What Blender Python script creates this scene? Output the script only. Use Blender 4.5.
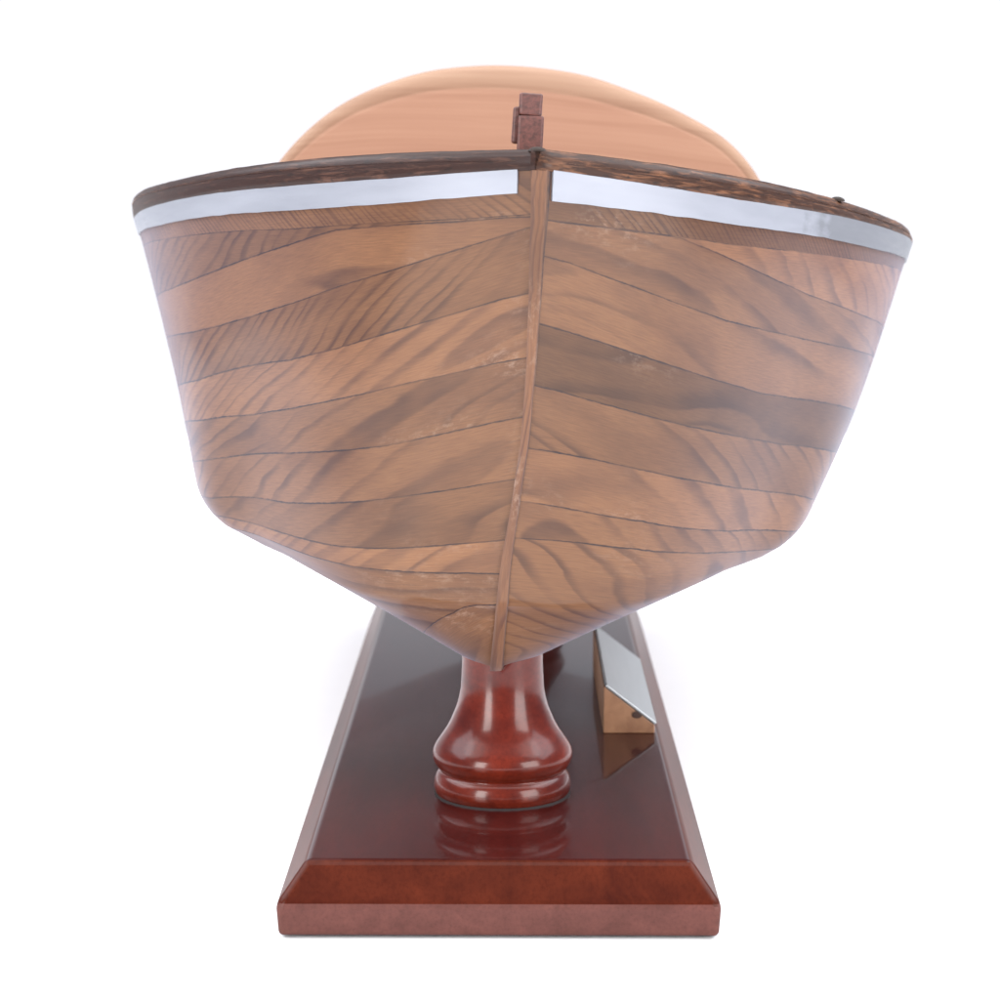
import bpy, math, random
import numpy as np
from mathutils import Vector, Matrix, noise as mnoise

for o in list(bpy.data.objects):
    bpy.data.objects.remove(o, do_unlink=True)
sc = bpy.context.scene
COL = sc.collection

# ------------------------------------------------------------------ camera
cam_d = bpy.data.cameras.new('camera')
cam_d.lens = 80.46
cam_d.sensor_width = 36.0
cam_d.clip_start = 0.01
cam_d.clip_end = 60.0
cam_d.dof.use_dof = True
cam_d.dof.focus_distance = 0.655
cam_d.dof.aperture_fstop = 23.0
cam = bpy.data.objects.new('camera', cam_d)
COL.objects.link(cam)
cam.location = (0.0, -0.6, 0.210)
cam.rotation_euler = (math.radians(90 - 8.15), 0, 0)
sc.camera = cam

# ------------------------------------------------------------------ world: a white studio, dimmer on the side of the photographer
w = bpy.data.worlds.new('World')
sc.world = w
w.use_nodes = True
nt = w.node_tree
bg = nt.nodes['Background']
tc = nt.nodes.new('ShaderNodeTexCoord')
sx = nt.nodes.new('ShaderNodeSeparateXYZ')
nt.links.new(tc.outputs['Generated'], sx.inputs[0])
def wmap(sock, a, b, c=0.0, d=1.0):
    m = nt.nodes.new('ShaderNodeMapRange')
    m.interpolation_type = 'SMOOTHSTEP'
    for k, v in zip(('From Min', 'From Max', 'To Min', 'To Max'), (a, b, c, d)):
        m.inputs[k].default_value = v
    nt.links.new(sock, m.inputs['Value'])
    return m.outputs[0]
# a white backdrop stands behind the boat, about 13 degrees high; the rest of the studio is grey
f_back = wmap(sx.outputs['Y'], 0.48, 0.72)
f_low = wmap(sx.outputs['Z'], 0.12, 0.30, 1.0, 0.0)
mu = nt.nodes.new('ShaderNodeMath')
mu.operation = 'MULTIPLY'
nt.links.new(f_back, mu.inputs[0])
nt.links.new(f_low, mu.inputs[1])
mx = nt.nodes.new('ShaderNodeMix')
mx.data_type = 'RGBA'
mx.inputs[6].default_value = (0.20, 0.21, 0.28, 1)
mx.inputs[7].default_value = (1.03, 1.03, 1.09, 1)
nt.links.new(mu.outputs[0], mx.inputs[0])
nt.links.new(mx.outputs[2], bg.inputs['Color'])
bg.inputs['Strength'].default_value = 1.0

# ------------------------------------------------------------------ lamps: two front softboxes, plus added overhead and side fills
def area_lamp(name, loc, target, sx_, sy_, power, col=(1, 1, 1)):
    l = bpy.data.lights.new(name, 'AREA')
    l.shape = 'RECTANGLE'
    l.size, l.size_y = sx_, sy_
    l.energy = power
    l.color = col
    o = bpy.data.objects.new(name, l)
    COL.objects.link(o)
    o.location = loc
    o.rotation_euler = (Vector(target) - Vector(loc)).to_track_quat('-Z', 'Y').to_euler()
    return o

area_lamp('overhead_fill', (0.0, 0.35, 1.5), (0, 0.35, 0), 3.6, 2.4, 92, (1.0, 0.99, 0.98))  # added lamp, lifts the table to white
area_lamp('left_fill', (-1.1, 0.35, 1.0), (-0.2, 0.25, 0.0), 1.4, 0.7, 15, (0.88, 0.93, 1.0))  # this side pair is added to light the table beneath the hull
area_lamp('right_fill', (1.1, 0.35, 1.0), (0.2, 0.25, 0.0), 1.4, 0.7, 15, (0.88, 0.93, 1.0))
area_lamp('left_front_softbox', (-0.80, -1.0, 0.42), (0, 0.05, 0.10), 0.42, 0.80, 17, (1.0, 0.98, 0.95))
area_lamp('right_front_softbox', (1.0, -0.85, 0.42), (0, 0.05, 0.10), 0.70, 0.80, 19, (1.0, 0.98, 0.96))

# ------------------------------------------------------------------ exposure
vs = sc.view_settings
vs.view_transform = 'Standard'
vs.look = 'None'
vs.exposure = 0.0
vs.gamma = 1.0
vs.use_curve_mapping = False
sc.cycles.max_bounces = 8
sc.cycles.use_denoising = True

random.seed(4)

# ------------------------------------------------------------------ helpers
def mesh_obj(name, verts, faces, mat, parent=None, smooth=True, uvs=None):
    me = bpy.data.meshes.new(name)
    me.from_pydata([tuple(v) for v in verts], [], faces)
    for p in me.polygons:
        p.use_smooth = smooth
    if uvs:
        for nm, arr in uvs.items():
            lay = me.uv_layers.new(name=nm)
            lay.data.foreach_set('uv', np.asarray(arr, dtype=np.float32).ravel())
    me.update()
    o = bpy.data.objects.new(name, me)
    COL.objects.link(o)
    if mat:
        me.materials.append(mat)
    if parent:
        o.parent = parent
    return o

def empty(name, loc, label, cat, rz=0.0):
    o = bpy.data.objects.new(name, None)
    o.empty_display_size = 0.02
    COL.objects.link(o)
    o.location = loc
    o.rotation_euler = (0, 0, rz)
    o['label'] = label
    o['category'] = cat
    return o

def bevel(o, width, seg=3, angle=30):
    m = o.modifiers.new('bevel', 'BEVEL')
    m.width = width
    m.segments = seg
    m.limit_method = 'ANGLE'
    m.angle_limit = math.radians(angle)
    m.harden_normals = False

def box_geo(x0, x1, y0, y1, z0, z1):
    v = [(x0, y0, z0), (x1, y0, z0), (x1, y1, z0), (x0, y1, z0), (x0, y0, z1), (x1, y0, z1), (x1, y1, z1), (x0, y1, z1)]
    f = [(0, 3, 2, 1), (4, 5, 6, 7), (0, 1, 5, 4), (1, 2, 6, 5), (2, 3, 7, 6), (3, 0, 4, 7)]
    return v, f

class NT:
    """small helper for node graphs"""
    def __init__(self, name):
        self.m = bpy.data.materials.new(name)
        self.m.use_nodes = True
        self.t = self.m.node_tree
        self.b = self.t.nodes['Principled BSDF']
    def n(self, typ, **kw):
        x = self.t.nodes.new(typ)
        for k, v in kw.items():
            setattr(x, k, v)
        return x
    def put(self, sock, val):
        if hasattr(val, 'is_output'):
            self.t.links.new(val, sock)
        else:
            sock.default_value = val
    def math(self, op, a, b=0.0, c=None, clamp=False):
        x = self.n('ShaderNodeMath', operation=op, use_clamp=clamp)
        self.put(x.inputs[0], a)
        self.put(x.inputs[1], b)
        if c is not None:
            self.put(x.inputs[2], c)
        return x.outputs[0]
    def uv(self, name):
        x = self.n('ShaderNodeUVMap', uv_map=name)
        s = self.n('ShaderNodeSeparateXYZ')
        self.t.links.new(x.outputs[0], s.inputs[0])
        return s.outputs[0], s.outputs[1]
    def objxyz(self):
        x = self.n('ShaderNodeTexCoord')
        s = self.n('ShaderNodeSeparateXYZ')
        self.t.links.new(x.outputs['Object'], s.inputs[0])
        return s.outputs[0], s.outputs[1], s.outputs[2]
    def vec(self, a, b, c=0.0):
        x = self.n('ShaderNodeCombineXYZ')
        for i, q in enumerate((a, b, c)):
            self.put(x.inputs[i], q)
        return x.outputs[0]
    def noise(self, v, scale=1.0, detail=3.0, rough=0.5, distort=0.0):
        x = self.n('ShaderNodeTexNoise')
        self.put(x.inputs['Vector'], v)
        x.inputs['Scale'].default_value = scale
        x.inputs['Detail'].default_value = detail
        x.inputs['Roughness'].default_value = rough
        x.inputs['Distortion'].default_value = distort
        return x.outputs['Fac']
    def ramp(self, f, stops):
        x = self.n('ShaderNodeValToRGB')
        e = x.color_ramp.elements
        while len(e) < len(stops):
            e.new(0.5)
        for q, (p, c) in zip(e, stops):
            q.position = p
            q.color = c if len(c) == 4 else (*c, 1)
        self.put(x.inputs[0], f)
        return x.outputs[0]
    def rng(self, v, a, b, c=0.0, d=1.0, smooth=False):
        x = self.n('ShaderNodeMapRange')
        if smooth:
            x.interpolation_type = 'SMOOTHSTEP'
        self.put(x.inputs['Value'], v)
        for k, q in zip(('From Min', 'From Max', 'To Min', 'To Max'), (a, b, c, d)):
            x.inputs[k].default_value = q
        return x.outputs[0]
    def mix(self, f, a, b, mode='MIX'):
        x = self.n('ShaderNodeMix', data_type='RGBA', blend_type=mode)
        self.put(x.inputs[0], f)
        for s, q in ((x.inputs[6], a), (x.inputs[7], b)):
            if isinstance(q, tuple) and len(q) == 3:
                q = (*q, 1)
            self.put(s, q)
        return x.outputs[2]
    def bump(self, h, strength, dist):
        x = self.n('ShaderNodeBump')
        x.inputs['Strength'].default_value = strength
        x.inputs['Distance'].default_value = dist
        self.put(x.inputs['Height'], h)
        self.put(self.b.inputs['Normal'], x.outputs[0])
    def set(self, **kw):
        names = {'color': 'Base Color', 'rough': 'Roughness', 'coat': 'Coat Weight', 'coat_rough': 'Coat Roughness',
                 'metal': 'Metallic', 'spec': 'Specular IOR Level', 'coat_ior': 'Coat IOR'}
        for k, v in kw.items():
            if isinstance(v, tuple) and len(v) == 3:
                v = (*v, 1)
            self.put(self.b.inputs[names[k]], v)
        return self.m

# ------------------------------------------------------------------ materials
def plank_material(name, light, mid, dark, period=0.0050, seam_w=0.00019):
    """varnished plain-sawn planks; UV maps: grain (metres along, across), log (position in the sawn log), info (seam distance, tone)"""
    t = NT(name)
    u, v = t.uv('grain')
    lx, ly = t.uv('log')
    sd, tone = t.uv('info')
    n1 = t.noise(t.vec(t.math('MULTIPLY', u, 11), t.math('MULTIPLY', v, 34)), 1.0, 1.0, 0.4)
    n2 = t.noise(t.vec(t.math('MULTIPLY', u, 55), t.math('MULTIPLY', v, 130), 3.0), 1.0, 2.0, 0.5)
    d1 = t.math('MULTIPLY', t.math('SUBTRACT', n1, 0.5), 0.020)
    d2 = t.math('MULTIPLY', t.math('SUBTRACT', n2, 0.5), 0.0028)
    x = t.math('ADD', lx, t.math('ADD', d1, d2))
    y = t.math('ADD', ly, t.math('MULTIPLY', d1, 0.6))
    r = t.math('SQRT', t.math('ADD', t.math('MULTIPLY', x, x), t.math('MULTIPLY', y, y)))
    # rings of uneven width
    nw = t.noise(t.vec(t.math('MULTIPLY', r, 110), t.math('MULTIPLY', tone, 9)), 1.0, 2.0)
    ring = t.math('FRACT', t.math('ADD', t.math('DIVIDE', r, period), t.math('MULTIPLY', nw, 2.2)))
    rw = t.rng(ring, 0.42, 0.84, 0.0, 1.0, True)
    edge = t.rng(ring, 0.87, 1.0, 1.0, 0.0, True)
    late = t.math('MULTIPLY', rw, edge)
    lateN = t.noise(t.vec(t.math('MULTIPLY', u, 30), t.math('MULTIPLY', v, 60), 8.0), 1.0, 2.0)
    late = t.math('MULTIPLY', late, t.rng(lateN, 0.36, 0.62, 0.18, 1.0))
    fib = t.noise(t.vec(t.math('MULTIPLY', u, 160), t.math('MULTIPLY', v, 2600)), 1.0, 3.0, 0.6)
    mott = t.noise(t.vec(t.math('MULTIPLY', u, 24), t.math('MULTIPLY', v, 55), 5.0), 1.0, 2.0, 0.5)
    base = t.mix(t.rng(mott, 0.40, 0.64, 0.0, 0.55, True), light, mid)
    c = t.mix(t.math('MULTIPLY', late, 0.62), base, dark)
    c = t.mix(t.rng(fib, 0.3, 0.75, 0.0, 0.42), c, dark)
    tn = t.math('MULTIPLY', tone, 1.0)
    c = t.mix(1.0, c, t.vec(tn, tn, tn), 'MULTIPLY')
    # worn, whitish varnish flecks and dark pits
    fl = t.noise(t.vec(t.math('MULTIPLY', u, 240), t.math('MULTIPLY', v, 420), 2.0), 1.0, 4.0, 0.7)
    fmask = t.noise(t.vec(t.math('MULTIPLY', u, 22), t.math('MULTIPLY', v, 30), 9.0), 1.0, 1.0)
    pu, pv = t.uv('place')
    fm = t.math('MULTIPLY', t.rng(fl, 0.50, 0.66), t.math('MULTIPLY', t.rng(fmask, 0.50, 0.64), t.math('MULTIPLY', t.rng(pu, 0.012, 0.055, 1.0, 0.0), t.rng(pv, 0.001, 0.006, 1.0, 0.35))))
    c = t.mix(t.math('MULTIPLY', fm, 0.28), c, (0.42, 0.30, 0.23))
    # seams: thin dark glue lines, broken here and there
    sn = t.noise(t.vec(t.math('MULTIPLY', u, 420), t.math('MULTIPLY', v, 420), 1.0), 1.0, 2.0)
    sdn = t.math('ADD', sd, t.math('MULTIPLY', t.math('SUBTRACT', sn, 0.5), 0.0005))
    sm = t.rng(sdn, seam_w * 0.5, seam_w * 1.8, 1.0, 0.0)
    sb = t.noise(t.vec(t.math('MULTIPLY', u, 45), t.math('MULTIPLY', v, 9), 6.0), 1.0, 2.0)
    sm = t.math('MULTIPLY', sm, t.rng(sb, 0.34, 0.56, 0.25, 1.0))
    c = t.mix(sm, c, (0.022, 0.014, 0.013))
    t.bump(t.math('ADD', t.math('MULTIPLY', fib, 0.25), t.math('MULTIPLY', sm, -1.0)), 0.25, 0.0004)
    rr = t.noise(t.vec(t.math('MULTIPLY', u, 30), t.math('MULTIPLY', v, 60), 4.0), 1.0, 3.0)
    t.b.inputs['Sheen Weight'].default_value = 0.28          # bluish sheen stands in for the pale haze of light at grazing edges
    t.b.inputs['Sheen Roughness'].default_value = 0.48
    t.b.inputs['Sheen Tint'].default_value = (0.66, 0.75, 1.0, 1)
    t.set(color=c, rough=0.55, spec=0.0, coat=0.23, coat_rough=t.rng(rr, 0.3, 0.7, 0.07, 0.16), coat_ior=1.85)
    return t.m

M_plank = plank_material('varnished_planks', (0.170, 0.080, 0.037), (0.108, 0.049, 0.025), (0.036, 0.017, 0.013))
M_stem = plank_material('stem_wood', (0.165, 0.077, 0.038), (0.12, 0.055, 0.030), (0.055, 0.025, 0.019), period=0.0016)

def rail_material(name, dark, wear, amount):
    t = NT(name)
    u, v = t.uv('grain')
    a = t.noise(t.vec(t.math('MULTIPLY', u, 90), t.math('MULTIPLY', v, 700)), 1.0, 5.0, 0.65, 0.5)
    b = t.noise(t.vec(t.math('MULTIPLY', u, 28), t.math('MULTIPLY', v, 90), 3.0), 1.0, 3.0)
    k = t.math('ADD', t.math('MULTIPLY', a, 0.7), t.math('MULTIPLY', b, 0.3))
    c = t.mix(t.rng(k, 0.66 - amount, 0.80 - amount), dark, wear)
    p = t.noise(t.vec(t.math('MULTIPLY', u, 300), t.math('MULTIPLY', v, 700), 8.0), 1.0, 3.0)
    c = t.mix(t.rng(p, 0.56, 0.66, 0, 0.7), c, (0.015, 0.009, 0.008))
    t.bump(a, 0.5, 0.0006)
    return t.set(color=c, rough=0.6, spec=0.1, coat=0.22, coat_rough=0.25)

M_rail_l = rail_material('dark_rail', (0.027, 0.0125, 0.010), (0.085, 0.040, 0.027), 0.135)
M_rail_r = rail_material('worn_rail', (0.034, 0.0145, 0.009), (0.150, 0.066, 0.034), 0.165)

def metal_material(name, patch):
    t = NT(name)
    u, v = t.uv('grain')
    a = t.noise(t.vec(t.math('MULTIPLY', u, 40), t.math('MULTIPLY', v, 300)), 1.0, 4.0)
    b = t.noise(t.vec(t.math('MULTIPLY', u, 14), t.math('MULTIPLY', v, 60), 2.0), 1.0, 3.0)
    c = t.mix(t.rng(b, 0.35, 0.7), (0.29, 0.302, 0.342), (0.225, 0.236, 0.27))
    if patch:       # the after end of this tape is a darker grey
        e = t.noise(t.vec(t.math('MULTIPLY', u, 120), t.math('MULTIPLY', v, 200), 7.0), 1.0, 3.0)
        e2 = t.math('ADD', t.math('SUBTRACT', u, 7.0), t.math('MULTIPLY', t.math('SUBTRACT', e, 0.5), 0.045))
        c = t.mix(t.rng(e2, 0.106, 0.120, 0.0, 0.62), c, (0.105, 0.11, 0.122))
    t.bump(a, 0.15, 0.0004)
    return t.set(color=c, rough=t.rng(a, 0.3, 0.7, 0.36, 0.54), metal=0.4, spec=0.3)
M_metal = metal_material('dull_aluminium_tape', False)
M_metal_r = metal_material('grey_ended_aluminium_tape', True)

def mahogany(name, light, dark, rough=0.35, coat=1.0, coat_rough=0.06, scale=1.0, spec=0.08):
    t = NT(name)
    x, y, z = t.objxyz()
    g = t.noise(t.vec(t.math('MULTIPLY', x, 50 * scale), t.math('MULTIPLY', y, 8 * scale), t.math('MULTIPLY', z, 60 * scale)), 1.0, 4.0, 0.6, 0.6)
    f = t.noise(t.vec(t.math('MULTIPLY', x, 900), t.math('MULTIPLY', y, 160), t.math('MULTIPLY', z, 900)), 1.0, 3.0, 0.7)
    c = t.mix(t.rng(g, 0.35, 0.68), light, dark)
    c = t.mix(t.rng(f, 0.45, 0.75, 0, 0.4), c, tuple(q * 0.5 for q in dark))
    w_ = t.noise(t.vec(t.math('MULTIPLY', x, 14), t.math('MULTIPLY', y, 14), t.math('MULTIPLY', z, 14)), 1.0, 3.0)
    t.bump(t.math('ADD', t.math('MULTIPLY', f, 0.15), t.math('MULTIPLY', w_, 1.0)), 0.08, 0.0016)
    return t.set(color=c, rough=rough, spec=spec, coat=coat, coat_rough=coat_rough, coat_ior=1.5)

M_board = mahogany('mahogany_board', (0.044, 0.0055, 0.0045), (0.024, 0.0030, 0.0030), coat=0.62, coat_rough=0.045)
M_bevel = mahogany('mahogany_bevel', (0.070, 0.0135, 0.0062), (0.036, 0.0068, 0.004), coat=0.15, coat_rough=0.12, spec=0.02)  # redder than the board: front light on the slope put into the colour
M_edge = mahogany('mahogany_edge', (0.104, 0.037, 0.030), (0.074, 0.026, 0.021), rough=0.6, coat=0.15, coat_rough=0.4, scale=2.0)
M_ped = mahogany('turned_mahogany', (0.120, 0.0145, 0.0065), (0.060, 0.0070, 0.004), coat=0.50, coat_rough=0.16, scale=1.5)

def cabin_wood(name, kr, kg):
    t = NT(name)
    x, y, z = t.objxyz()
    zz = t.math('ADD', z, t.math('ADD', t.math('MULTIPLY', t.math('MULTIPLY', x, x), 0.9), t.math('MULTIPLY', y, 0.25)))
    wv = t.noise(t.vec(t.math('MULTIPLY', x, 7), 0.0, t.math('MULTIPLY', zz, 14)), 1.0, 2.0)
    zz = t.math('ADD', zz, t.math('MULTIPLY', wv, 0.010))
    n = t.noise(t.vec(t.math('MULTIPLY', x, 2), 0.0, t.math('MULTIPLY', zz, 160)), 1.0, 3.0, 0.6)
    n2 = t.noise(t.vec(t.math('MULTIPLY', x, 14), t.math('MULTIPLY', y, 14), t.math('MULTIPLY', zz, 900)), 1.0, 3.0, 0.6)
    k = t.math('ADD', t.math('MULTIPLY', n, 0.65), t.math('MULTIPLY', n2, 0.35))
    c = t.ramp(k, [(0.32, (0.375, 0.232, 0.162)), (0.48, (0.345, 0.205, 0.142)), (0.6, (0.300, 0.172, 0.118)), (0.72, (0.325, 0.190, 0.131))])
    big = t.noise(t.vec(t.math('MULTIPLY', x, 12), t.math('MULTIPLY', y, 12), t.math('MULTIPLY', z, 30)), 1.0, 3.0)
    c = t.mix(t.rng(big, 0.35, 0.7, 0.0, 0.35), c, (0.29, 0.155, 0.108))
    c = t.mix(1.0, c, (kr, kg, kg), 'MULTIPLY')
    return t.set(color=c, rough=0.65, spec=0.15, coat=0.0)
M_cabin = cabin_wood('pale_cedar', 1.0, 1.0)
M_cabin_rim = cabin_wood('pale_cedar_rim', .90, .97)

def simple_wood(name, light, dark, sx_=60, sy_=60, sz_=60, rough=0.55, coat=0.1):
    t = NT(name)
    x, y, z = t.objxyz()
    g = t.noise(t.vec(t.math('MULTIPLY', x, sx_), t.math('MULTIPLY', y, sy_), t.math('MULTIPLY', z, sz_)), 1.0, 4.0, 0.6, 0.4)
    c = t.mix(t.rng(g, 0.35, 0.65), light, dark)
    t.bump(g, 0.2, 0.0004)
    return t.set(color=c, rough=rough, coat=coat, coat_rough=0.3)
M_post = simple_wood('purple_brown_end_grain', (0.125, 0.044, 0.036), (0.055, 0.021, 0.018), 700, 100, 900)
M_deck = simple_wood('deck_wood', (0.36, 0.17, 0.095), (0.22, 0.098, 0.056), 260, 14, 260, 0.45, 0.5)
M_block = simple_wood('pine_block', (0.34, 0.175, 0.092), (0.25, 0.12, 0.062), 180, 20, 180)
M_screw = NT('dark_fastener').set(color=(0.022, 0.014, 0.011), rough=0.6, spec=0.2)
M_hole = NT('dark_knot').set(color=(0.055, 0.026, 0.018), rough=0.7)

def plate_material():
    t = NT('brushed_plate')
    x, y, z = t.objxyz()
    a = t.noise(t.vec(t.math('MULTIPLY', x, 400), t.math('MULTIPLY', y, 30), t.math('MULTIPLY', z, 400)), 1.0, 3.0)
    c = t.mix(a, (0.36, 0.38, 0.39), (0.42, 0.44, 0.45))
    return t.set(color=c, rough=0.42, metal=0.6)
M_plate = plate_material()

def table_material():
    t = NT('white_table')
    x, y, z = t.objxyz()
    a = t.noise(t.vec(x, y, z), 60.0, 3.0)
    c = t.mix(a, (0.88, 0.885, 0.90), (0.90, 0.905, 0.92))
    return t.set(color=c, rough=0.6)

# ------------------------------------------------------------------ the table
R = 1.15
mesh_obj('table_surface', [(-R, -R + .1, 0), (R, -R + .1, 0), (R, R + .1, 0), (-R, R + .1, 0)], [(0, 1, 2, 3)], table_material(), smooth=False)['kind'] = 'structure'
bpy.data.objects['table_surface']['label'] = 'plain white seamless table surface under the stand'

#HULL-BEGIN
# ------------------------------------------------------------------ hull lines (local metres: x right, y aft, z up)
def hermite(xs, ys, x):
    xs = np.asarray(xs, float); ys = np.asarray(ys, float)
    x = np.clip(x, xs[0], xs[-1])
    i = int(min(np.searchsorted(xs, x, side='right') - 1, len(xs) - 2))
    i = max(i, 0)
    h = xs[i + 1] - xs[i]
    def slope(j):
        if j == 0: return (ys[1] - ys[0]) / (xs[1] - xs[0])
        if j == len(xs) - 1: return (ys[-1] - ys[-2]) / (xs[-1] - xs[-2])
        a = (ys[j] - ys[j - 1]) / (xs[j] - xs[j - 1]); b = (ys[j + 1] - ys[j]) / (xs[j + 1] - xs[j])
        ha = xs[j] - xs[j - 1]; hb = xs[j + 1] - xs[j]
        return (a * hb + b * ha) / (ha + hb)
    t = (x - xs[i]) / h
    m0, m1 = slope(i) * h, slope(i + 1) * h
    return (2*t**3 - 3*t**2 + 1) * ys[i] + (t**3 - 2*t**2 + t) * m0 + (-2*t**3 + 3*t**2) * ys[i+1] + (t**3 - t**2) * m1

PK = [0, 0.10, 0.25, 0.42, 0.58, 0.78, 1.0]
SHEER = dict(y=[0.0, 0.026, 0.075, 0.15, 0.235, 0.34, 0.48], b=[0.001, 0.0418, 0.0887, 0.1298, 0.1479, 0.147, 0.135], z=[0.218, 0.2155, 0.2099, 0.2015, 0.1956, 0.2, 0.207])
CHINE = dict(y=[0.03, 0.0375, 0.0883, 0.1265, 0.235, 0.34, 0.472], b=[0.001, 0.038, 0.0797, 0.1012, 0.1073, 0.108, 0.1], z=[0.0850, 0.0866, 0.0925, 0.0955, 0.0915, 0.088, 0.1])
KEEL = dict(y=[0.0325, 0.049, 0.1, 0.155, 0.235, 0.34, 0.47], z=[0.0835, 0.0605, 0.0590, 0.056, 0.057, 0.058, 0.063])
YAW, ROLL = 0.0119, 0.0477
BULGE = 0.0016
SKEW = -0.0028
PIVOT = (0.0, 0.13, 0.14)
ORIGIN = (0.0063, 0.02, 0.0)

def line(L, p):
    return np.array([hermite(PK, L['b'], p) if 'b' in L else 0.0, hermite(PK, L['y'], p), hermite(PK, L['z'], p)])

def hull_point(p, w):
    """w 0..1 topside (sheer to chine), 1..2 bottom (chine to keel); starboard half, x >= 0"""
    S, C, K = line(SHEER, p), line(CHINE, p), line(KEEL, p)
    s = min(1.0, max(0.0, (p - 0.02) / 0.35)); s = s * s * (3 - 2 * s)
    f, fb = 0.02 + 0.06 * s, 0.03 + 0.06 * s
    def top(w): 
        q = S + (C - S) * w
        q[0] += 0.0022 * math.sin(math.pi * w) * s
        return q
    def bot(q):
        r = C + (K - C) * q
        bl = BULGE * math.sin(math.pi * q ** 0.62) * s
        r[2] -= bl
        r[0] += 0.5 * bl
        return r
    T, B = top(1 - f), bot(fb)
    if w <= 1 - f: return top(w)
    if w >= 1 + fb: return bot(w - 1)
    t = (w - (1 - f)) / f * 0.5 if w <= 1 else 0.5 + (w - 1) / fb * 0.5
    return T * (1 - t) ** 2 + C * 2 * t * (1 - t) + B * t * t

def skewed(q):
    """the hand-built hull is slightly out of true: its keel wanders to one side"""
    k = min(1.0, max(0.0, (0.205 - q[2]) / 0.145))
    k2 = min(1.0, max(0.0, (0.140 - q[2]) / 0.05)); k2 = k2 * k2 * (3 - 2 * k2)
    return np.array([q[0] + SKEW * k - 0.0018 * k2 + 0.0013 * math.sin(math.pi * min(1.0, max(0.0, (q[2] - 0.095) / 0.115))), q[1], q[2]])

def hull_matrix():
    cy, sy, cr, sr = math.cos(YAW), math.sin(YAW), math.cos(ROLL), math.sin(ROLL)
    Rz = np.array([[cy, -sy, 0], [sy, cy, 0], [0, 0, 1.0]])
    Ry = np.array([[cr, 0, sr], [0, 1, 0], [-sr, 0, cr]])
    Rm = Rz @ Ry
    pv = np.array(PIVOT)
    return Rm, pv + np.array(ORIGIN) - Rm @ pv
#HULL-END

HM, HT = hull_matrix()
def W(p_, w_, side):
    """hull surface point in boat coordinates"""
    return skewed(hull_point(p_, w_) * np.array([side, 1, 1]))

# ------------------------------------------------------------------ seams of the planking: fraction of the girth (0 rail, 1 chine, 2 keel) at stations SP
SP = [0, .02, .05, .1, .15, .2, .25, .3, .35, .4, .5, .7, 1]
SEAM = {
 -1: dict(
  rail=[.040, .042, .048, .058, .062, .064, .064, .064, .065, .068, .075, .08, .08],
  metal=[.085, .088, .096, .109, .116, .120, .120, .120, .122, .125, .127, .127, .127],
  wale=[.130, .134, .142, .150, .158, .165, .165, .166, .167, .168, .170, .172, .172],
  planks=[
   [.135, .139, .148, .158, .168, .205, .239, .274, .302, .323, .352, .380, .380],
   [.155, .174, .206, .257, .304, .353, .395, .427, .448, .461, .486, .510, .510],
   [.295, .311, .345, .397, .448, .494, .525, .557, .589, .609, .654, .675, .675],
   [.435, .450, .477, .523, .571, .619, .659, .683, .707, .724, .766, .768, .768],
   [.565, .582, .610, .657, .696, .734, .767, .800, .825, .847, .885, .885, .885],
   [.705, .721, .745, .783, .824, .864, .888, .913, .937, .955, .975, .985, .985],
   [.845, .857, .874, .900, .926, .946, .962, .980, 1.0, 1.02, 1.03, 1.04, 1.04],
   [.925, .930, .938, .950, .966, .985, 1.005, 1.03, 1.055, 1.08, 1.10, 1.11, 1.11],
   [1.00, 1.10, 1.288, 1.434, 1.58, 1.692, 1.717, 1.735, 1.735, 1.735, 1.735, 1.735, 1.735]],
  tones=[.88, .80, 1.02, .86, 1.14, .92, .98, .88, 1.25, 1.0, 1.05]),
 1: dict(
  rail=[.040, .042, .046, .053, .057, .055, .051, .047, .044, .042, .040, .04, .04],
  metal=[.100, .101, .103, .108, .112, .111, .110, .110, .108, .104, .099, .098, .098],
  wale=[.140, .142, .145, .152, .158, .157, .155, .151, .147, .143, .136, .133, .133],
  planks=[
   [.142, .144, .148, .155, .193, .233, .267, .288, .306, .318, .349, .352, .352],
   [.215, .228, .255, .299, .338, .364, .384, .399, .410, .420, .445, .445, .445],
   [.360, .374, .399, .442, .483, .522, .546, .562, .577, .594, .635, .635, .635],
   [.495, .507, .531, .569, .605, .642, .674, .692, .710, .729, .765, .765, .765],
   [.635, .643, .659, .691, .730, .772, .806, .831, .855, .879, .915, .920, .920],
   [.755, .764, .780, .808, .847, .886, .915, .939, .960, .978, 1.0, 1.0, 1.0],
   [.840, .844, .852, .874, .907, .943, .979, 1.01, 1.035, 1.05, 1.06, 1.06, 1.06]],
  tones=[.66, 1.14, .88, .95, .56, .84, 1.08, .98, .98]),
}

def sample(tab, p_):
    return float(np.interp(p_, SP, tab))

P_COLS = list(np.linspace(0, .46, 93)) + list(np.linspace(.48, 1, 27))

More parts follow.
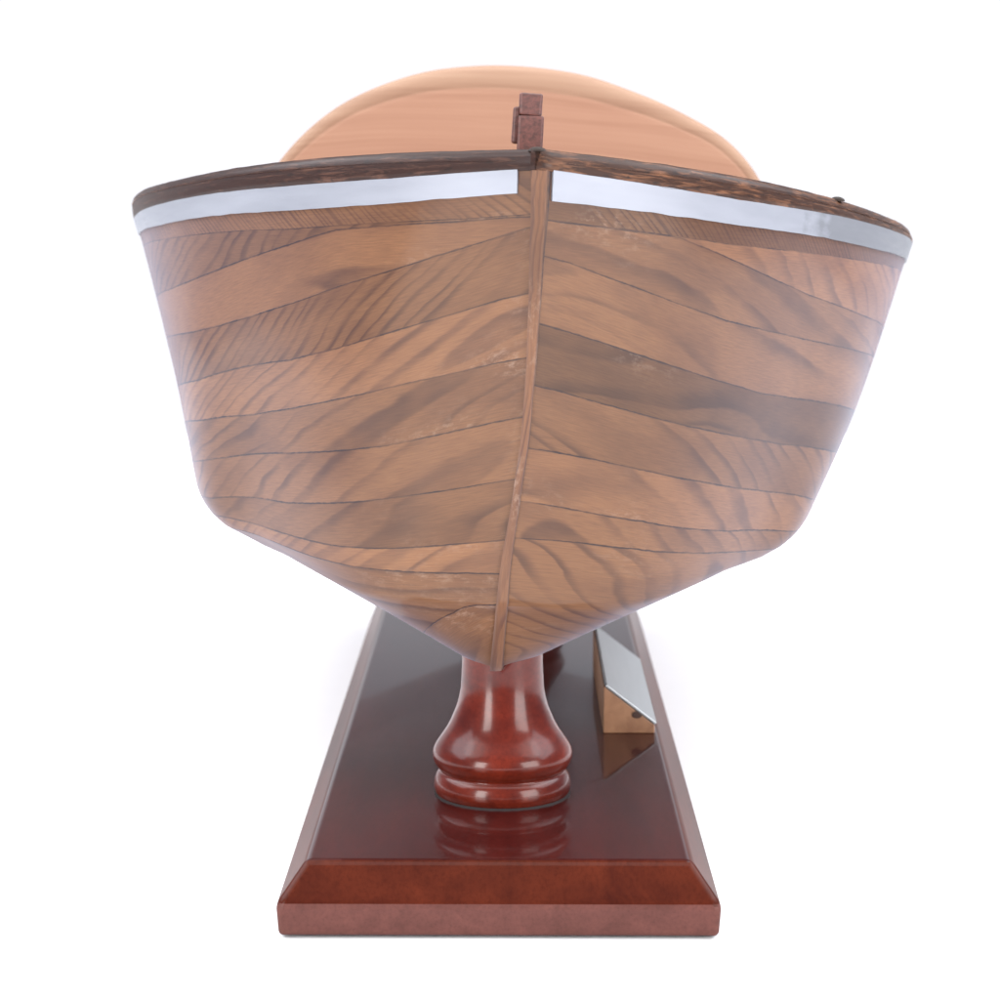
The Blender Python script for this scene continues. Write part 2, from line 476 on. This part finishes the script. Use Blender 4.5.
def plank_geometry(side):
    """one half of the hull skin, plank by plank; returns verts, faces and the three UV sets"""
    d = SEAM[side]
    rnd = random.Random(11 if side < 0 else 24)
    # rows of girth values for every station
    tabs = [[q - .012 for q in d['rail']], d['wale']] + d['planks'] + [[2.0] * len(SP)]
    vs_, fs, g_, l_, i_, pl_ = [], [], [], [], [], []
    m = 6
    for k in range(len(tabs) - 1):
        tone = d['tones'][k]
        a = rnd.uniform(-.6, 1.2); c = rnd.uniform(.006, .020); sc_ = rnd.uniform(.55, 1.05)
        k1 = -rnd.uniform(.38, .80) if rnd.random() < .78 else -rnd.uniform(.02, .12)     # planks sawn askew: figure runs down and away from the stem
        k2 = rnd.choice((-1, 1)) * rnd.uniform(.01, .07)
        c += abs(k2) * .17 if k2 < 0 else 0
        if k == 0: k1, sc_ = .75 if side < 0 else -.9, 2.6
        uo, vo = rnd.uniform(0, 9), rnd.uniform(0, 9)
        mm = 18 if k == len(tabs) - 2 else m
        base = len(vs_)
        wl_col = []
        ulen = 0.0; prev = None
        rows = []
        for p_ in P_COLS:
            w0, w1 = sample(tabs[k], p_), sample(tabs[k + 1], p_)
            if k > 0:
                w0 = max([sample(t_, p_) for t_ in tabs[:k + 1]])
            w1 = max(w1, w0)
            pts = [W(p_, w0 + (w1 - w0) * j / mm, side) for j in range(mm + 1)]
            acc = [0.0]
            for j in range(mm):
                acc.append(acc[-1] + float(np.linalg.norm(pts[j + 1] - pts[j])))
            mid = pts[mm // 2]
            if prev is not None:
                ulen += float(np.linalg.norm(mid - prev))
            prev = mid
            rows.append((pts, acc, ulen))
        wmean = np.mean([r_[1][-1] for r_ in rows[:60]])
        for pts, acc, u in rows:
            for j in range(mm + 1):
                vs_.append(pts[j])
        n = mm + 1
        for i in range(len(rows) - 1):
            for j in range(mm):
                q = [(i, j), (i + 1, j), (i + 1, j + 1), (i, j + 1)]
                if rows[i][1][-1] < 1e-5 and rows[i + 1][1][-1] < 1e-5:
                    continue
                if side < 0: q = q[::-1]
                fs.append([base + a_ * n + b_ for a_, b_ in q])
                for a_, b_ in q:
                    u, v = rows[a_][2], rows[a_][1][b_]
                    tot = rows[a_][1][-1]
                    g_.append((u + uo, v + vo))
                    l_.append((sc_ * (v - a * wmean + k1 * u), sc_ * (c + k2 * u)))
                    sd = v if k == len(tabs) - 2 else min(v, tot - v)
                    if k == 0: sd = 0.01
                    i_.append((sd, tone)); pl_.append((u, min(v, tot - v)))
    return vs_, fs, dict(grain=g_, log=l_, info=i_, place=pl_)

# ------------------------------------------------------------------ the boat
boat = bpy.data.objects.new('model_boat', None)
boat.empty_display_size = 0.05
COL.objects.link(boat)
boat['label'] = 'varnished wooden model boat seen bow-on, resting on the turned pedestal of the red stand'
boat['category'] = 'model boat'
boat.matrix_world = Matrix([list(HM[i]) + [HT[i]] for i in range(3)] + [[0, 0, 0, 1]])

V, Fc, G, Lg, I, PL = [], [], [], [], [], []
for side in (-1, 1):
    v_, f_, uv_ = plank_geometry(side)
    b_ = len(V)
    V += v_; Fc += [[q + b_ for q in f] for f in f_]
    G += uv_['grain']; Lg += uv_['log']; I += uv_['info']; PL += uv_['place']
hull = mesh_obj('hull', V, Fc, M_plank, boat, True, dict(grain=G, log=Lg, info=I, place=PL))

# transom closing the stern
tv = []
for side in (-1, 1):
    ws = np.linspace(0, 2, 41)
    tv.append([W(1.0, w_, side) for w_ in ws])
ring = tv[0] + tv[1][::-1][1:]
vv = ring + [q + np.array([0, -0.006, 0]) for q in ring]
nn = len(ring)
mesh_obj('transom', vv, [list(range(nn))[::-1], list(range(nn, 2 * nn))] , M_deck, boat, False)

# stem: a narrow post over the plank ends, running down into the keel
prof = []
for w_ in np.linspace(0.035, 1.0, 36):
    q = hull_point(0, w_); q[0] = 0; prof.append(skewed(q))
for p_ in np.linspace(0.01, 1.0, 90):
    prof.append(skewed(line(KEEL, p_)))
V, Fc, G, Lg, I = [], [], [], [], []
ulen = 0
secs = []
for k, q in enumerate(prof):
    t_ = prof[min(k + 1, len(prof) - 1)] - prof[max(k - 1, 0)]
    t_ = t_ / np.linalg.norm(t_)
    nrm = np.array([0, t_[2], -t_[1]])          # forward / downward
    if nrm[1] > 0 or (abs(nrm[1]) < .2 and nrm[2] > 0): nrm = -nrm
    if k: ulen += float(np.linalg.norm(q - prof[k - 1]))
    f = k / 35
    hw = float(np.interp(f, [0, .15, .3, .5, .75, 1.0, 1.3, 1.8, 3], [.0030, .0026, .0021, .0016, .0015, .0022, .0024, .0022, .0022]))
    wob = 0.00025 * mnoise.noise(Vector((ulen * 60, 3.1, 0)))
    pr = float(np.interp(f, [0, .25, .5, 1], [.0003, .0004, .0007, .0007]))
    X = [-hw + wob, -hw * .86 + wob, -hw * .3 + wob, hw * .3 + wob, hw * .6 + wob, hw + wob]
    D = [-.0035, pr * .8, pr, pr, pr * .8, -.0012]
    secs.append(([q + np.array([x_, 0, 0]) + nrm * d_ for x_, d_ in zip(X, D)], X, ulen, hw))
for s_ in secs: V += s_[0]
for i in range(len(secs) - 1):
    for j in range(5):
        q = [(i, j), (i, j + 1), (i + 1, j + 1), (i + 1, j)]
        Fc.append([a_ * 6 + b_ for a_, b_ in q])
        for a_, b_ in q:
            x_, u = secs[a_][1][b_], secs[a_][2]
            G.append((u + 3.3, x_ + 2.0)); Lg.append((x_ + .006, .004 + .06 * u))
            dist = (0.0 if b_ == 5 else .00045 if b_ == 4 else .004) if j >= 3 else (.0011 if b_ == 0 else .004)
            I.append((dist, (1.0 if j < 4 else .6) * float(np.interp(a_ / 35, [0, .16, .26, .36], [1.0, .80, .85, 1.05]))))
mesh_obj('stem', V, Fc, M_stem, boat, True, dict(grain=G, log=Lg, info=I))

def strip(name, side, t0, t1, proud0, proud1, p_start, p_end, mat, label=None, inset_top=None, mitre=None, thick=0.001, wob=0.0):
    """band bent along the sheer: outer face between girth curves t0 and t1, standing proud of the planking"""
    ps = [p_ for p_ in P_COLS if p_start < p_ < p_end]
    ps = [p_start] + ps + [p_end]
    V, Fc, G = [], [], []
    secs = []
    u = 0; prev = None
    for p_ in ps:
        S = W(p_, t0(p_), side); Bt = W(p_, t1(p_), side)
        e = 1e-3
        p0_, p1_ = max(0, p_ - e), min(1, p_ + e)
        tg = W(p1_, t0(p1_), side) - W(p0_, t0(p0_), side); tg /= np.linalg.norm(tg)
        dn = Bt - S; dn = dn / np.linalg.norm(dn)
        nr = np.cross(tg, dn); nr /= np.linalg.norm(nr)
        if nr[0] * side < 0: nr = -nr
        if prev is not None: u += float(np.linalg.norm(S - prev))
        prev = S
        wv = wob * mnoise.noise(Vector((u * 130, side * 5.0, 1.0))) if wob else 0
        S = S + dn * wv * .4; Bt = Bt - dn * wv
        h = float(np.linalg.norm(Bt - S))
        if inset_top:
            up = np.array([0, 0, 1.0])
            inn = -np.array([nr[0], nr[1], 0]); inn /= np.linalg.norm(inn)
            oc = [(-inset_top, .004), (-inset_top, .0), (-.0040, -.0004), (-.0024, -.0001), (-.0012, .0006), (-.0004, .0017), (.0, .0030),
                  (.0004, h * .62), (.0007, h - .0005), (.0003, h), (-.001, h)]
            sec = [S + (inn * -o_ if o_ < -.003 else nr * o_) + dn * d_ for o_, d_ in oc]
            vc = [-.012, -.008, -.004, -.0025, -.001, .0005, .002, h * .62, h - .0005, h, h + .001]
        else:
            sec = [S - nr * .001, S + nr * proud0, (S + Bt) / 2 + nr * (proud0 + proud1) / 2, Bt + nr * proud1, Bt - nr * .001]
            vc = [-.001, 0, h / 2, h, h + .001]
        secs.append((sec, vc, u))
    if mitre is not None:      # carry the first section across the stem head
        sec, vc, u = secs[0]
        ns = []
        for q in sec:
            q2 = np.array(q, float); q2[0] = mitre; ns.append(q2)
        secs.insert(0, (ns, vc, -.006))
    n = len(secs[0][0])
    for s_ in secs: V += s_[0]
    flip = side > 0
    for i in range(len(secs) - 1):
        for j in range(n - 1):
            q = [(i, j), (i + 1, j), (i + 1, j + 1), (i, j + 1)]
            if flip: q = q[::-1]
            Fc.append([a_ * n + b_ for a_, b_ in q])
            for a_, b_ in q: G.append((secs[a_][2] + side * 2 + 5, secs[a_][1][b_]))
    for i in (0, len(secs) - 1):
        q = [(i, j) for j in range(n)]
        Fc.append([a_ * n + b_ for a_, b_ in q])
        for a_, b_ in q: G.append((secs[a_][2], secs[a_][1][b_]))
    o = mesh_obj(name, V, Fc, mat, boat, True, dict(grain=G))
    m = o.modifiers.new('split', 'EDGE_SPLIT'); m.split_angle = math.radians(50)
    if label: o['label'] = label
    return o

for side, mat, lab, ps, mit in ((-1, M_rail_l, 'dark brown rail, smooth and almost black', .0, -.0030),
                                (1, M_rail_r, 'worn dark brown rail with lighter rubbed patches', .0, -.0018)):
    d = SEAM[side]
    strip('rail', side, lambda p_: 0.0, lambda p_, d=d: sample(d['rail'], p_), -.0014, .0007, 0.0, 1.0, mat, lab, inset_top=.007, mitre=mit, wob=.00035)
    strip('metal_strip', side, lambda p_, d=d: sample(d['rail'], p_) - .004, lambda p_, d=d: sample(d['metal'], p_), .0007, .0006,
          .0125 if side < 0 else .0052, .995, M_metal if side < 0 else M_metal_r, None if side < 0 else 'metal strip turning darker grey towards its after end', wob=.00022)

# deck between the rails
V, Fc = [], []
cols = [p_ for p_ in P_COLS if p_ >= .012]
nx = 16
for p_ in cols:
    A, B = W(p_, .02, -1), W(p_, .02, 1)
    for j in range(nx + 1):
        f = j / nx
        q = A + (B - A) * f
        q[2] += .0012 * math.sin(math.pi * f)
        V.append(q)
for i in range(len(cols) - 1):
    for j in range(nx):
        a_ = i * (nx + 1) + j
        Fc.append((a_, a_ + 1, a_ + nx + 2, a_ + nx + 1))
mesh_obj('deck', V, Fc, M_deck, boat)

# pale arched cabin top standing on the after deck
YC, LC = 0.275, 0.145
OUT = [(-0.1085, 0.188), (-0.1035, 0.2), (-0.0965, 0.2122), (-0.0885, 0.2224), (-0.0816, 0.2292), (-0.0735, 0.2357), (-0.0615, 0.2425), (-0.0494, 0.2476), (-0.0368, 0.2515), (-0.0266, 0.2532), (-0.0124, 0.2547), (-0.002, 0.2548), (0.0115, 0.2541), (0.0271, 0.2519), (0.0397, 0.2482), (0.0543, 0.2434), (0.0674, 0.2377), (0.0781, 0.2324), (0.0865, 0.226), (0.0947, 0.2166), (0.1015, 0.204), (0.106, 0.192)]   # slightly lopsided, as carved by hand
_d = [0.0]
for k in range(1, len(OUT)):
    _d.append(_d[-1] + math.hypot(OUT[k][0] - OUT[k - 1][0], OUT[k][1] - OUT[k - 1][1]))
_sm = []
for k in range(97):
    t_ = _d[-1] * k / 96
    _sm.append((hermite(_d, [q[0] for q in OUT], t_), hermite(_d, [q[1] for q in OUT], t_)))
for _ in range(6):      # plane off the facets
    _sm = [_sm[0]] + [((_sm[k - 1][0] + 2 * _sm[k][0] + _sm[k + 1][0]) / 4, (_sm[k - 1][1] + 2 * _sm[k][1] + _sm[k + 1][1]) / 4) for k in range(1, 96)] + [_sm[96]]
def arch(inset, y, k=1.0):
    pts = []
    for x_, z_ in _sm:
        dx, dz = x_ - 0.001, z_ - 0.165
        l = math.hypot(dx, dz)
        f = max(0.0, l * k - inset * (.30 + .70 * max(0.0, dz / l) ** 2)) / l
        pts.append((0.001 + dx * f, y, 0.165 + dz * f))
    return pts
rings = []
for k in (0.45, 0.65, 0.80): rings.append(arch(.010, YC - .001 * (1 - k), k))
for dr, dy in ((.0120, .0), (.0102, .0), (.0096, .0002), (.0090, .0002), (.0084, .0), (.0050, .0003), (.0028, .0009), (.0012, .0022), (.0003, .0042), (0, .007)):
    rings.append(arch(dr, YC + dy))
for f in np.linspace(.15, 1, 10):
    rings.append(arch(0, YC + LC * f, 1 - .10 * f * f))
rings.append(arch(0, YC + LC + .002, .6))
n = len(rings[0])
V = [q for r_ in rings for q in r_]
Fc = []
for i in range(len(rings) - 1):
    for j in range(n - 1):
        Fc.append((i * n + j, i * n + j + 1, (i + 1) * n + j + 1, (i + 1) * n + j))
Fc.append(list(range(n)))
Fc.append(list(range((len(rings) - 1) * n, len(rings) * n))[::-1])
cabin = mesh_obj('cabin', V, Fc, M_cabin, boat)
cabin.data.materials.append(M_cabin_rim)
for p_ in cabin.data.polygons:
    if (n - 1) * 5 <= p_.index < (n - 1) * (len(rings) - 2): p_.material_index = 1

# little mooring post behind the stem head
def rough_block(name, c, s, mat, parent, seed):
    v, f = box_geo(-s[0] / 2, s[0] / 2, -s[1] / 2, s[1] / 2, -s[2] / 2, s[2] / 2)
    rr = random.Random(seed)
    v = [(c[0] + a + rr.uniform(-.0003, .0003), c[1] + b, c[2] + z + rr.uniform(-.0002, .0002)) for a, b, z in v]
    o = mesh_obj(name, v, f, mat, parent, False)
    bevel(o, .0007, 3)
    return o
post = rough_block('mooring_post', (-.0028, .030, .2200), (.0070, .007, .0165), M_post, boat, 1)
rough_block('post_cap', (-.0031, .0302, .2313), (.0068, .0068, .0064), M_post, post, 2)
rough_block('side_cleat', (-.0070, .0305, .2253), (.0018, .005, .0105), M_post, post, 3)

def dome(name, c, rx, rz, mat, parent):
    V, Fc = [], []
    n, m = 16, 6
    for i in range(m):
        a = math.pi / 2 * i / (m - .5)
        for k in range(n):
            b = 2 * math.pi * k / n
            jit = 1 + .12 * mnoise.noise(Vector((k * .9, i * .7, c[0] * 90)))
            V.append((c[0] + rx * jit * math.cos(a) * math.cos(b), c[1] + rx * jit * math.cos(a) * math.sin(b), c[2] + rz * math.sin(a)))
    for i in range(m - 1):
        for k in range(n):
            Fc.append((i * n + k, i * n + (k + 1) % n, (i + 1) * n + (k + 1) % n, (i + 1) * n + k))
    Fc.append([(m - 1) * n + k for k in range(n)])
    return mesh_obj(name, V, Fc, mat, parent)
q = W(0.0, 0, 1)
dome('rail_nail', (q[0] - .0022, q[1] + .0035, q[2] - .0002), .0026, .0013, M_screw, boat)
q = W(0.285, 0, 1)
dome('rail_nail', (q[0] - .002, q[1] + .001, q[2] - .0002), .0024, .0014, M_screw, boat)

# ------------------------------------------------------------------ the stand
stand = empty('display_stand', (0, 0, 0), 'glossy dark red wooden stand with sloped edges and a turned pedestal under the boat', 'display stand', math.radians(-0.4))
HW, LB, ZL, ZT, BV = .0622, .475, .0100, .0206, .0080
x0 = -.0004
def rect(z, i):
    return [(x0 - HW + i, i, z), (x0 + HW - i, i, z), (x0 + HW - i, LB - i, z), (x0 - HW + i, LB - i, z)]
V = rect(.0006, .0006) + rect(ZL, 0) + rect(ZT, BV)
Fc = [(3, 2, 1, 0)]
for r_ in (0, 4):
    for k in range(4):
        Fc.append((r_ + k, r_ + (k + 1) % 4, r_ + 4 + (k + 1) % 4, r_ + 4 + k))
Fc.append((8, 9, 10, 11))
board = mesh_obj('board', V, Fc, M_board, stand, False)
board.data.materials.append(M_edge)
board.data.materials.append(M_bevel)
for p_ in board.data.polygons:
    if p_.index in (1, 2, 3, 4): p_.material_index = 1
    if p_.index in (5, 6, 7, 8): p_.material_index = 2
bevel(board, .0016, 5, 20)

PROFILE = [(.0186, .0203), (.0203, .0206), (.0210, .0218), (.0214, .0234), (.0212, .0252), (.0207, .0266), (.0201, .0275), (.0196, .0280), (.0194, .0284), (.0196, .0289),
           (.0204, .0297), (.0212, .0309), (.0217, .0324), (.0218, .0337), (.0215, .0350), (.0208, .0364), (.0198, .0379), (.0187, .0395), (.0175, .0413), (.0164, .0433), (.0154, .0456), (.0143, .0483), (.0135, .0512),
           (.0129, .0545), (.0125, .0570), (.0124, .0642)]
def pedestal(loc):
    n = 96
    pts = []
    for k in range(len(PROFILE) - 1):
        for f in (0, .5):
            a, b = PROFILE[k], PROFILE[k + 1]
            pts.append((a[0] + (b[0] - a[0]) * f, a[1] + (b[1] - a[1]) * f))
    pts.append(PROFILE[-1])
    V, Fc = [], []
    for r_, z in pts:
        for k in range(n):
            a = 2 * math.pi * k / n
            notch = 0.95 * abs(r_ * math.cos(a)) * max(0.0, (z - .0545) / .0058)   # the top is cut to the V of the hull
            V.append((r_ * math.cos(a), r_ * math.sin(a), z - ZT + notch))
    for i in range(len(pts) - 1):
        for k in range(n):
            Fc.append((i * n + k, i * n + (k + 1) % n, (i + 1) * n + (k + 1) % n, (i + 1) * n + k))
    V.append((0, 0, pts[-1][1] - ZT))
    Fc += [((len(pts) - 1) * n + k, (len(pts) - 1) * n + (k + 1) % n, len(V) - 1) for k in range(n)]
    o = mesh_obj('pedestal', V, Fc, M_ped, stand)
    o.location = loc
    # grey line of old glue round the foot
    V, Fc = [], []
    n = 120
    for k in range(n):
        a = 2 * math.pi * k / n
        w_ = .0005 * (1 + mnoise.noise(Vector((math.cos(a) * 9, math.sin(a) * 9, 2))))
        for r_, z in ((.0200, .0009), (.0206 + w_ * .5, .0005), (.0209 + w_, -.0001)):
            V.append((r_ * math.cos(a), r_ * math.sin(a), z))
    for k in range(n):
        for j in range(2):
            a, b = k * 3 + j, ((k + 1) % n) * 3 + j
            Fc.append((a, a + 1, b + 1, b))
    g = mesh_obj('glue_line', V, Fc, M_glue, o)
    return o
M_glue = NT('old_glue').set(color=(.028, .022, .022), rough=.9, spec=0.1)
pedestal((.0002, .0785, ZT))
pedestal((.0035, .330, ZT))

# ------------------------------------------------------------------ name plaque: wedge of pale wood with a metal plate on its slope
plq = empty('name_plaque', (.0357, .1535, ZT), 'small pale wooden wedge with a grey metal plate on its slope, right of the pedestal', 'plaque', math.radians(-0.4))
wx, lz, hl, hr = .0178, .105, .0168, .0030
V = [(0, 0, 0), (wx, 0, 0), (wx, 0, hr), (0, 0, hl), (0, lz, 0), (wx, lz, 0), (wx, lz, hr), (0, lz, hl)]
Fc = [(0, 1, 2, 3), (7, 6, 5, 4), (0, 4, 5, 1), (1, 5, 6, 2), (2, 6, 7, 3), (3, 7, 4, 0)]
blk = mesh_obj('wooden_wedge', V, Fc, M_block, plq, False)
bevel(blk, .0004, 2)
sl = Vector((wx, 0, hr - hl)).normalized(); nn_ = Vector((-sl.z, 0, sl.x))
L_ = math.hypot(wx, hl - hr)
def sp(f, y, h): 
    q = Vector((0, y, hl)) + sl * (f * L_) + nn_ * h
    return tuple(q)
V = [sp(.02, -.0004, .0001), sp(1.0, -.0004, .0001), sp(1.0, lz - .002, .0001), sp(.02, lz - .002, .0001)] + \
    [sp(.02, -.0004, .0011), sp(1.0, -.0004, .0011), sp(1.0, lz - .002, .0011), sp(.02, lz - .002, .0011)]
Fc = [(0, 3, 2, 1), (4, 5, 6, 7), (0, 1, 5, 4), (1, 2, 6, 5), (2, 3, 7, 6), (3, 0, 4, 7)]
pl = mesh_obj('metal_plate', V, Fc, M_plate, plq, False)
bevel(pl, .0003, 2)
V, Fc = [(.0116, -.0003, .0066)], []
for k in range(12):
    a = 2 * math.pi * k / 12
    V.append((.0116 + .0018 * math.cos(a), -.0002, .0066 + .0013 * math.sin(a)))
Fc = [(0, 1 + (k + 1) % 12, 1 + k) for k in range(12)]
mesh_obj('knot_hole', V, Fc, M_hole, blk, False)
